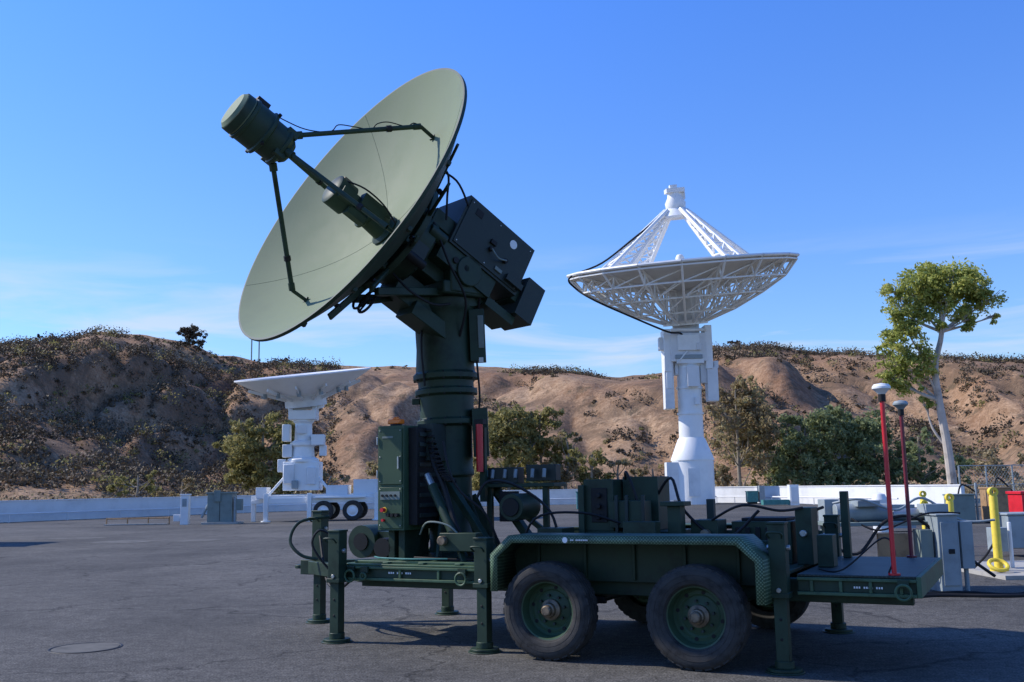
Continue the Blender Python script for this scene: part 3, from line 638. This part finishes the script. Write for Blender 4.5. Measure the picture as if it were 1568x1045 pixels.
for x in(-.1,-.32): b.cyl((x,.473,.36),(x,.51,.36),.028,'black',seg=10)
b.tube([(-.1,.51,.36),(-.2,.54,.30),(-.32,.51,.36)],.010,'greygreen',sm=5); b.bb(-.34,-.24,.474,.49,.2,.24,'greygreen'); b.bb(-.14,-.06,.474,.50,.42,.47,'black')
for x in(-.57,-.1,.31):
    for z in(.18,.68): b.cyl((x,.473,z),(x,.478,z),.009,'steel',seg=6)
b.obj('electronics_box',H,bevel=.012)
b=MB(); b.cyl((-.34,.474,.60),(-.34,.478,.60),.05,'white',seg=24); b.obj('sky_hole_disc',H)  # white disc standing in for bright sky seen through a round hole
b=MB()
zf=v0+dp+.77
b.lathe([(.001,0),(.10,0),(.13,.03),(.13,.05),(.205,.10),(.205,.13),(.19,.14),(.19,.28),(.235,.30),(.235,.33),(.215,.34),(.215,.50),(.225,.51),(.225,.54),(.19,.545)],(zf-.05,0,0),(1,0,0),'green',seg=36)
b.lathe([(.19,0),(.205,.0),(.205,.03),(.20,.10),(.17,.13),(.001,.14)],(zf+.495,0,0),(1,0,0),'green_pale',seg=36)
b.lathe([(.207,0),(.212,.0),(.209,.08),(.205,.08)],(zf+.51,0,0),(1,0,0),'green',seg=36,closed=True)
for i in range(4):
    an=R_(41+90*i); c,s=math.cos(an),math.sin(an); b.box((zf+.06,c*.17,s*.17),(.12,.08,.08),'green'); b.cyl((zf+.26,c*.21,s*.21),(zf+.26,c*.26,s*.26),.018,'black',seg=8)
b.box((zf+.42,.0,.24),(.14,.1,.06),'black')
b.obj('feed_assembly',H,bevel=.004)
b=MB()
b.lathe([(.17,v0+.01),(.18,v0+.03),(.13,v0+.06),(.115,v0+.25),(.15,v0+.27),(.15,v0+.30),(.115,v0+.32),(.115,v0+.50),(.165,v0+.52),(.165,v0+.72),(.13,v0+.74),(.001,v0+.74)],(0,0,0),(1,0,0),'green',seg=28)
b.box((v0+.60,.14,-.05),(.18,.14,.12),'green'); b.box((v0+.40,-.1,.06),(.2,.1,.1),'green'); b.box((v0+.62,0,.16),(.12,.09,.05),'brass'); b.box((v0+.3,.12,.05),(.3,.1,.14),'green'); b.box((v0+.12,0,.1),(.1,.2,.1),'green'); b.box((v0+.42,.1,-.14),(.22,.1,.08),'green')
b.tube([(v0+.7,.1,.1),(v0+.5,.2,.12),(v0+.25,.22,.1),(v0+.05,.25,.0)],.01,'black',sm=5)
b.obj('feed_horn',H,bevel=.006)
b=MB()
A0=62
for i in range(4):
    an=R_(A0+90*i); c,s=math.cos(an),math.sin(an); r=1.06; xr=v0+dp*(r/Rr)**2
    p0=Vector((zf+.02,c*.17,s*.17)); p1=Vector((xr+.18,c*r,s*r))
    b.cyl(p0,p1,.025,'green',seg=10); b.cyl(p1,(xr,c*(r),s*(r)),.02,'green',seg=8); b.box((xr+.008,c*r,s*r),(.02,.06,.06),'green')
    b.cyl(p0.lerp(p1,.72),p0.lerp(p1,.76),.035,'black',seg=8); b.cyl(p0,p0.lerp(p1,.06),.04,'green',seg=10); b.cyl(p0.lerp(p1,.94),p1,.033,'green',seg=8)
    if i==0:
        b.tube([(zf+.3,c*.2,s*.2)]+[p0.lerp(p1,t)+Vector((.05+.05*math.sin(t*19),0,.01)) for t in np.linspace(.1,.98,10)]+[(xr,c*r,s*r)],.006,'black',seg=5,sm=5)
b.obj('feed_struts',H)
b=MB()
hc=Vector((.70,.05,-.80))
for o_ in(0,.07): b.tube([hc+Vector((o_,math.cos(t)*.13,math.sin(t)*.13)) for t in np.linspace(0,2*math.pi,25)],.014,'black',seg=6)
for t in(0,2.1,4.2): b.cyl(hc,hc+Vector((0,math.cos(t)*.13,math.sin(t)*.13)),.011,'black',seg=5)
b.cyl(hc,(.3,0,-.46),.03,'green',seg=8)
b.tube([(.85,.3,.8),(.6,.46,.75),(.35,.47,.6)],.012,'black',sm=6); b.tube([(.9,.4,.8),(.75,.52,.7),(.62,.48,.5),(.5,.45,.3)],.012,'black',sm=6)
b.tube([(.6,.42,.2),(.3,.5,-.1),(-.1,.45,-.3),(-.3,.3,-.6)],.013,'black',sm=6)
b.tube([(.7,.3,-.5),(.5,.42,-.6),(.2,.4,-.55),(0,.36,-.4)],.013,'black',sm=6)
b.obj('handwheel_and_cables',H)
# ============================================================ WHITE LARGE ANTENNA
W=empty('white_truss_dish_antenna',(12.45,70,0))
b=MB()
b.lathe([(.001,0),(1.45,0),(1.45,3.0),(1.5,3.0),(1.5,3.1),(.95,4.5),(.86,4.6),(.82,9.6),(.9,9.7),(.9,9.9)],(0,0,0),(0,0,1),'white',seg=28)
b.box((-1.5,-.4,1.6),(.9,1.0,2.6),'white2'); b.box((0,0,9.9),(1.9,1.9,.3),'white')
for z in (6.2,8.0): b.lathe([(.84,z),(.92,z),(.92,z+.15),(.84,z+.15)],(0,0,0),(0,0,1),'white',seg=24)
b.box((.1,-1.0,8.8),(.8,.5,1.4),'white2'); b.box((.35,-.95,7.1),(.3,.25,.5),'white2'); b.box((-.2,-1.455,1.5),(.8,.05,1.9),'white2')
for i in range(6): b.cyl((1.5,-.25,.5+i*.8),(1.5,.25,.5+i*.8),.03,'grey',seg=5)
b.obj('pedestal',W)
b=MB()
b.box((-.1,0,10.9),(2.5,1.8,2.0),'white2'); b.box((-.1,-.95,11.2),(1.5,.2,1.1),'white'); b.box((-1.55,-.1,10.7),(.5,1.4,3.0),'white'); b.box((1.35,-.1,10.9),(.5,1.4,3.1),'white')
b.box((-1.5,-.2,8.4),(.65,1.0,3.6),'white2'); b.box((1.55,-.2,8.3),(.75,1.0,2.4),'white2'); b.box((-1.9,-.3,11.2),(.4,.6,.9),'white2'); b.box((1.0,-.2,9.4),(.5,.6,2.0),'white2')
b.box((-.9,0,9.6),(.25,.8,1.2),'white2'); b.box((1.9,-.2,9.7),(.3,.4,.5),'white2')
b.box((-.1,-.96,10.2),(1.9,.12,.3),'grey'); b.box((.6,-1.0,10.9),(.3,.3,.5),'white2'); b.box((-1.5,-.72,8.8),(.4,.06,1.6),'white'); b.beam((-.9,-.98,9.8),(-.2,-.98,10.6),.1,.1,'white'); b.cyl((-1.3,-.9,12.1),(1.2,-.9,12.1),.12,'white',seg=8)
b.obj('turning_head',W,bevel=.04)
DH=empty('reflector_assembly',parent=W)
DH.matrix_local=Matrix.Translation((-.25,0,16.9))@Matrix.Rotation(R_(-4.0),4,'Y')@Matrix.Rotation(R_(9.0),4,'X')
RR=8.15; n=18; dpt=1.75
zs=lambda r:-dpt*(1-(r/RR)**2)
b=MB(); rl=[1.0,3.2,5.4,7.0,RR]
vs=[];
for r in rl:
    for i in range(n):
        an=2*math.pi*i/n; vs.append((math.cos(an)*r,math.sin(an)*r,zs(r)))
fs=[(j*n+i,j*n+(i+1)%n,(j+1)*n+(i+1)%n,(j+1)*n+i) for j in range(4) for i in range(n)]+[tuple(range(n))]
b.add(vs,fs,'panel'); b.obj('reflector_panels',DH,solid=.06,angle=5)
b=MB()
P=lambda an,r,z:Vector((math.cos(an)*r,math.sin(an)*r,z))
bot=[(1.5,-4.1),(3.6,-3.35),(5.6,-2.35),(7.2,-1.35),(RR-.1,-.3)]; top=[(1.5,zs(1.5)-.1),(3.2,zs(3.2)-.1),(5.4,zs(5.4)-.1),(7.0,zs(7.0)-.1),(RR,-.05)]
for i in range(n):
    an=2*math.pi*i/n; an2=2*math.pi*(i+1)/n
    for j in range(4):
        b.cyl(P(an,*bot[j]),P(an,*bot[j+1]),.085,'white',seg=5,caps=False); b.cyl(P(an,*top[j]),P(an,*top[j+1]),.085,'white',seg=5,caps=False)
        b.cyl(P(an,*bot[j]),P(an,*top[j]),.065,'white',seg=5,caps=False); b.cyl(P(an,*bot[j]),P(an,*top[j+1]),.06,'white',seg=5,caps=False)
    for j in range(5):
        b.cyl(P(an,*bot[j]),P(an2,*bot[j]),.07,'white',seg=5,caps=False)
        if j in(2,3): b.cyl(P(an,*bot[j]),P(an2,*top[j]),.055,'white',seg=5,caps=False)
    b.cyl(P(an,*bot[2]),P(an2,*bot[3]),.05,'white',seg=5,caps=False); b.cyl(P(an,*bot[1]),P(an2,*bot[2]),.05,'white',seg=5,caps=False)
    b.cyl(P(an,*top[4]),P(an2,*top[4]),.11,'white',seg=6,caps=False)
b.lathe([(1.6,-4.25),(1.6,-3.9),(1.2,-3.9),(1.2,-4.25)],(0,0,0),(0,0,1),'white',seg=24,closed=True); b.cyl((0,0,-5.2),(0,0,-1.7),.95,'white2',seg=20)
b.obj('backing_truss',DH)
b=MB()
for q in range(4):
    an=R_(23.5+90*q); rt=Vector((math.cos(an),math.sin(an),0)); sd=Vector((-math.sin(an),math.cos(an),0))
    tp=rt*.8+Vector((0,0,4.0)); bs=rt*6.7+Vector((0,0,-.35))
    A1=[tp+sd*.15,tp-sd*.15,tp-rt*.2+Vector((0,0,-.15))]; B1=[bs+sd*.6,bs-sd*.6,bs-rt*1.9]
    for k in range(3): b.cyl(A1[k],B1[k],.15,'white',seg=6,caps=False)
    ns=6
    for s in range(ns):
        for k in range(3):
            k2=(k+1)%3; t0,t1=s/ns,(s+1)/ns
            b.cyl(A1[k].lerp(B1[k],t0),A1[k2].lerp(B1[k2],t1),.08,'white',seg=5,caps=False)
            b.cyl(A1[k].lerp(B1[k],t1),A1[k2].lerp(B1[k2],t1),.06,'white',seg=5,caps=False)
b.lathe([(1.1,3.4),(1.15,3.55),(.7,4.1),(.75,4.5),(.55,4.9),(.5,5.3),(.001,5.3)],(0,0,0),(0,0,1),'white',seg=20)
b.lathe([(1.1,3.4),(.001,3.75)],(0,0,0),(0,0,1),'panel',seg=20)
b.box((0,0,5.4),(1.3,1.1,.3),'white'); b.box((-.1,-.1,5.65),(.5,.5,.3),'white2'); b.box((.45,0,5.0),(.5,.5,.5),'white2')
b.lathe([(.35,-1.6),(.32,.6),(.2,.8),(.001,.85)],(0,0,0),(0,0,1),'white',seg=16)
b.obj('feed_quadripod',DH)
b=MB(); an=R_(190)
b.tube([P(R_(203),.8,3.9),P(R_(200),3.5,2.2),P(R_(196),6,.6),P(an,8.2,-.2),P(an,7.9,-1.0),P(R_(200),7,-2.0),P(R_(215),5,-3.4),P(R_(235),3,-4.6),P(R_(250),1.8,-4.9),P(R_(250),1.7,-6.5)],.07,'black',sm=6)
b.obj('feed_cable',DH)
# ============================================================ WHITE SMALL ANTENNA ON TRAILER
V=empty('white_mobile_dish_antenna',(-10.1,48,0))
b=MB()
b.lathe([(.001,2.75),(.75,2.75),(.75,2.9),(.55,3.0),(.5,3.5),(.62,3.55),(.62,3.7),(.42,3.8),(.4,4.6),(.5,4.7),(.5,4.9)],(0,0,0),(0,0,1),'white',seg=24)
b.box((0,0,2.1),(1.7,1.3,1.35),'white'); b.box((-.55,-.7,2.2),(.5,.2,.9),'white2'); b.box((.5,-.72,2.1),(.4,.2,.8),'white2'); b.box((-.95,-.3,2.6),(.35,.5,.6),'white2')
b.box((0,0,5.0),(1.3,1.1,.45),'white'); b.box((-.55,0,5.4),(.22,.9,.8),'white2'); b.box((.55,0,5.4),(.22,.9,.8),'white2')
b.box((-.75,-.3,4.15),(.35,.6,.8),'white'); b.box((.75,-.3,3.8),(.6,.6,.5),'white'); b.box((.95,-.1,3.3),(.3,.5,.5),'white2'); b.box((-.7,-.2,3.3),(.45,.5,.6),'white2')
b.beam((-1.6,-.7,1.1),(-.4,-.5,2.5),.12,.12,'white'); b.beam((1.6,-.7,1.1),(.5,-.5,2.4),.12,.12,'white')
b.box((-.25,-.8,1.7),(.3,.2,.4),'grey'); b.box((.0,-.56,4.3),(.5,.1,.4),'white2')
b.obj('pedestal',V,bevel=.03)
b=MB(); rr=3.25; 
prof=[(.001,-1.05)]+[(r,-1.05*(1-(r/rr)**2)) for r in np.linspace(.3,rr,16)]
b.lathe(prof+[(rr,.06)]+[(r,-1.05*(1-(r/rr)**2)+.08) for r in np.linspace(rr-.05,.3,10)],(0,0,0),(0,0,1),'white',seg=56)
b.lathe([(.9,-1.5),(1.0,-1.5),(1.0,-.9),(.9,-.9)],(0,0,0),(0,0,1),'white2',seg=24,closed=True)
for i in range(12):
    an=2*math.pi*i/12; b.beam(P(an,.95,-1.15),P(an,2.7,-.5),.06,.14,'white2'); b.cyl(P(an,2.0,-.95),P(an,2.0,-.7),.1,'grey',seg=8)
b.box((0,0,-1.45),(1.6,1.0,.4),'white')
o=b.obj('reflector',V); o.matrix_local=Matrix.Translation((-.05,0,6.95))@Matrix.Rotation(R_(-5.0),4,'Y')@Matrix.Rotation(R_(8),4,'X')
b=MB()
b.bb(-1.5,3.6,-1.1,1.1,.95,1.2,'white'); b.bb(-1.6,3.7,-1.15,-1.05,.85,1.1,'white')
b.bb(.7,3.1,-1.35,-1.15,1.05,1.13,'white'); b.bb(2.5,3.6,-1.0,.9,1.2,1.9,'white2'); b.bb(1.2,2.2,-.8,.8,1.2,1.65,'white2')
for x in(-1.5,.5,3.6):
    b.bb(x-.1,x+.1,-1.3,-1.1,.05,1.3,'white'); b.cyl((x,-1.2,0),(x,-1.2,.06),.22,'white',seg=12)
b.beam((-1.5,0,1.0),(-2.4,0,.9),.3,.2,'white'); b.bb(-2.4,-2.2,-.1,.1,0,1.2,'white'); b.bb(-2.1,-1.6,-.6,.4,1.1,1.6,'white2')
for x in(1.15,2.5):
    for y in(-1.25,1.25): b.lathe([(.26,-.12),(.3,-.14),(.45,-.12),(.47,-.05),(.47,.1),(.3,.12)],(x,y,.47),(0,1,0),'tyre',seg=24); b.lathe([(.001,-.13),(.12,-.13),(.2,-.08),(.27,-.11)],(x,y,.47),(0,1,0),'white',seg=20)
b.obj('trailer_bed',V,bevel=.01)
V.rotation_euler=(0,0,R_(3))
# ============================================================ LEFT SMALL ITEMS
b=MB(); b.bb(-.6,.5,-.4,.4,.1,1.35,'greygreen'); b.bb(-.65,.55,-.45,.45,1.35,1.42,'greygreen'); b.bb(-.3,0,-.47,-.41,1.0,1.5,'greygreen'); b.bb(-.8,.8,-.6,.5,0,.1,'concrete')
b.bb(-.05,-.03,-.415,-.405,.15,1.3,'black'); b.cyl((.6,-.3,.1),(.6,-.3,1.2),.05,'grey',seg=8); b.cyl((-.9,-.2,.3),(-.6,-.2,.9),.06,'grey',seg=8); b.bb(.62,.9,-.3,0,.6,1.1,'greygreen')
b.obj('utility_cabinet',bevel=.02).location=(-13.1,45.3,0)
b=MB(); b.bb(-.18,.18,-.15,.15,0,1.3,'white2'); b.bb(-.21,.21,-.18,.18,1.3,1.36,'white2'); b.bb(-.5,-.2,-.1,.1,.15,.45,'white2'); b.bb(-.1,.1,-.17,-.151,.8,1.15,'grey')
b.obj('meter_post',bevel=.02).location=(-14.8,45.3,0)
b=MB()
for i in range(4): b.cyl((i*.95,0,0),(i*.95,0,.35),.03,'wood',seg=6)
b.cyl((0,0,.3),(2.85,0,.3),.04,'wood',seg=6); b.bb(0,2.85,-.3,.0,.01,.06,'concrete'); b.obj('pipe_rail').location=(-18.6,46,0)
b=MB(); b.bb(-3,3,-1.2,1.2,.15,2.6,'white2')  # unseen container, added to cast the ground shadow at the left edge
for i in range(29): b.bb(-2.9+i*.2,-2.8+i*.2,-1.24,-1.2,.25,2.5,'white2')
for x in(-2.95,2.95):
    for y in(-1.2,1.2): b.bb(x-.08,x+.08,y-.08,y+.08,0,2.65,'grey')
b.obj('offscreen_shadow_container').location=(-19.9,30.6,0)
# ============================================================ RIGHT-HAND EQUIPMENT YARD
b=MB(); b.bb(7.0,12.5,14.6,17.2,.0,.06,'concrete'); b.obj('concrete_pad')
def bollard(x,y,h=1.15):
    b=MB(); b.lathe([(.07,0),(.065,.03),(.062,h-.05),(.045,h),(.001,h+.01)],(0,0,0),(0,0,1),'yellow',seg=18)
    b.lathe([(.035,-.04),(.07,-.04),(.07,.04),(.035,.04)],(0,0,h+.03),(0,1,0),'yellow',seg=18,closed=True); b.cyl((0,0,.0),(0,0,.03),.13,'yellow',seg=16)
    b.obj('yellow_bollard').location=(x,y,.06 if 14.6<y<17.2 and x>7 else 0)
bollard(7.45,17.3,1.1); bollard(7.3,15.4,1.15); bollard(8.9,22,1.1); bollard(7.9,19.5,.95)
b=MB(); b.tube([(math.cos(t)*.13,math.sin(t)*.1,.14+.07*math.sin(t)) for t in np.linspace(0,2*math.pi,18)],.03,'yellow',seg=8); b.obj('yellow_hose_ring').location=(7.15,15.1,.03)
b=MB(); b.cyl((-.2,0,.1),(.25,0,.1),.09,'yellow',seg=14); b.bb(-.1,.15,-.05,.05,.1,.25,'yellow'); b.obj('yellow_valve').location=(7.75,14.9,.06)
b=MB(); b.bb(-.13,.13,-.2,.2,.02,.98,'grey'); b.bb(-.15,.15,-.22,.22,.98,1.0,'grey'); b.bb(-.1,.1,-.215,-.2,.1,.9,'grey'); b.bb(.2,.36,-.1,.1,.3,.9,'grey'); b.bb(-.02,.06,-.225,-.215,.5,.56,'black')
b.bb(-.32,-.16,-.1,.14,.4,.8,'greygreen'); b.cyl((-.25,0,0),(-.25,0,.4),.03,'grey'); b.cyl((.28,0,0),(.28,0,.3),.03,'grey')
b.obj('junction_cabinet',bevel=.008).location=(5.55,13.2,0)
b=MB(); b.bb(-.12,.12,-.1,.1,.25,.62,'grey'); b.cyl((0,0,0),(0,0,.25),.03,'grey'); b.cyl((.2,0,0),(.2,0,.7),.03,'white2'); b.tube([(-.1,-.1,.4),(-.3,-.2,.2),(-.5,-.2,.02)],.02,'black',sm=5); b.obj('valve_box',bevel=.01).location=(7.55,15.9,.06)
b=MB()
for x in(0,1.5): 
    for y in(0,.6): b.bb(x-.03,x+.03,y-.03,y+.03,0,.85,'greygreen')
b.bb(-.1,1.6,-.1,.7,.85,.9,'greygreen'); b.cyl((.05,.2,1.02),(.75,.2,1.02),.12,'grey',seg=18); b.cyl((.85,.3,.98),(1.45,.3,.98),.08,'steel',seg=16); b.bb(.3,.6,.0,.4,1.1,1.18,'grey')
b.bb(1.2,1.5,.0,.3,1.0,1.12,'grey'); b.bb(-.05,.15,.3,.6,.9,1.2,'grey'); b.bb(.5,.9,-.12,-.05,.35,.75,'wood')
b.tube([(-.1,.2,1.1),(-.3,.1,1.0),(-.2,-.1,.7),(.2,-.15,.5),(.6,-.1,.9),(1,-.1,.95),(1.4,-.2,.6),(1.9,-.3,.2)],.022,'black',sm=8)
b.tube([(0,.1,1.15),(.3,-.1,1.2),(.8,0,1.05),(1.2,.1,1.2),(1.7,.1,.9),(2.1,0,.9)],.018,'grey',sm=8)
b.tube([(.2,0,.95),(.5,-.2,.8),(1.1,-.2,1.0),(1.6,-.1,1.0)],.014,'black',sm=8)
b.obj('pipework_bench',bevel=.008).location=(4.25,13.4,0)
b=MB(); b.tube([(-1.8,0,.02),(-1,-.2,.02),(-.2,.1,.02),(.6,-.1,.02),(1.4,.1,.02),(2.4,0,.02)],.025,'black',sm=8); b.tube([(-1.5,.3,.02),(-.6,.2,.02),(.2,.4,.02),(1,.2,.02),(1.6,.5,.3),(1.9,.5,.8)],.02,'black',sm=8); b.obj('ground_cable').location=(5.4,12.6,0)
b=MB(); b.bb(-.25,.25,-.3,.3,.1,1.1,'red'); b.bb(-.28,.28,-.33,.33,1.1,1.16,'red'); b.bb(-.2,.2,-.315,-.3,.2,1.0,'darkred'); b.bb(-.22,.22,-.25,.25,0,.1,'black'); b.obj('red_cabinet',bevel=.02).location=(10.9,21.5,0)
b=MB(); b.bb(-.4,.4,-.3,.3,.15,.75,'grey'); b.bb(-.42,.42,-.32,.32,.75,.8,'grey'); b.cyl((-.5,0,0),(-.5,0,1.0),.04,'grey'); b.cyl((.55,0,0),(.55,0,.8),.06,'white2'); b.obj('small_grey_enclosure',bevel=.02).location=(9.5,19.0,0)
b=MB(); b.cyl((0,0,0),(0,0,.9),.22,'white2',seg=16); b.lathe([(.22,.9),(.15,1.05),(.001,1.1)],(0,0,0),(0,0,1),'white2',seg=16); b.bb(.3,.9,-.2,.3,.1,.75,'grey'); b.obj('white_tank').location=(10.3,28.5,0)
b=MB()
for i,(x,h,k) in enumerate(((0,.9,'greygreen'),(1.2,1.1,'wood'),(2.2,.7,'grey'),(3.1,1.2,'greygreen'),(4.3,.8,'red'),(5.6,1.1,'grey'))):
    b.bb(x,x+.7,-.3,.4,.08,h,k); b.bb(x-.03,x+.73,-.33,.43,h,h+.05,k); b.bb(x+.05,x+.65,-.25,.35,0,.08,'black')
    b.cyl((x+.9,0,0),(x+.9,0,1.3-.3*(i%2)),.04,'grey',seg=6); b.tube([(x+.3,0,h),(x+.5,.1,h+.35),(x+.9,0,1.0)],.03,'black',sm=4)
b.bb(-.5,6.8,.5,.6,.5,.56,'grey')
b.obj('stored_machinery',bevel=.01).location=(14.2,33,0)
b=MB(); b.bb(-.35,.35,-.3,.3,.12,.8,'teal'); b.bb(-.38,.38,-.33,.33,.8,.86,'teal'); b.bb(.45,.8,-.3,.3,.1,1.2,'grey'); b.bb(-.3,.3,-.2,.2,0,.12,'black'); b.obj('crate_stack').location=(16.0,68,0)
b=MB(); b.bb(-1.4,.2,-.3,.3,.05,.35,'teal'); b.bb(.25,.8,-.3,.3,.0,1.25,'white'); b.bb(.3,.75,-.35,-.3,.2,1.1,'white2'); b.obj('white_locker').location=(16.6,62,0)
b=MB(); b.bb(-.3,.3,-.2,.2,0,1.0,'teal'); b.bb(-.25,.25,-.22,-.2,.1,.9,'grey'); b.bb(-.35,.35,-.25,.25,1.0,1.06,'teal'); b.obj('teal_locker').location=(4.1,62,0)
b=MB(); pts_=[(23,52),(30,55),(38,58),(48,61)]
for i in range(3):
    p=Vector((*pts_[i],0));q=Vector((*pts_[i+1],0)); 
    for k in range(4):
        a=p.lerp(q,k/4); b.cyl(a,a+Vector((0,0,2.1)),.045,'grey',seg=6)
    for z in(.1,1.1,2.1): b.cyl(p+Vector((0,0,z)),q+Vector((0,0,z)),.025,'grey',seg=5)
    L=(q-p).length; nn=int(L/.22)
    for k in range(nn):
        a=p.lerp(q,k/nn); c2=p.lerp(q,min(1,(k+9)/nn)); b.cyl(a,c2+Vector((0,0,2.1)),.007,'steel',seg=3,caps=False); b.cyl(a+Vector((0,0,2.1)),c2,.007,'steel',seg=3,caps=False)
b.obj('chain_link_fence')
print('faces',sum(len(o.data.polygons) for o in bpy.data.objects if o.type=='MESH'))
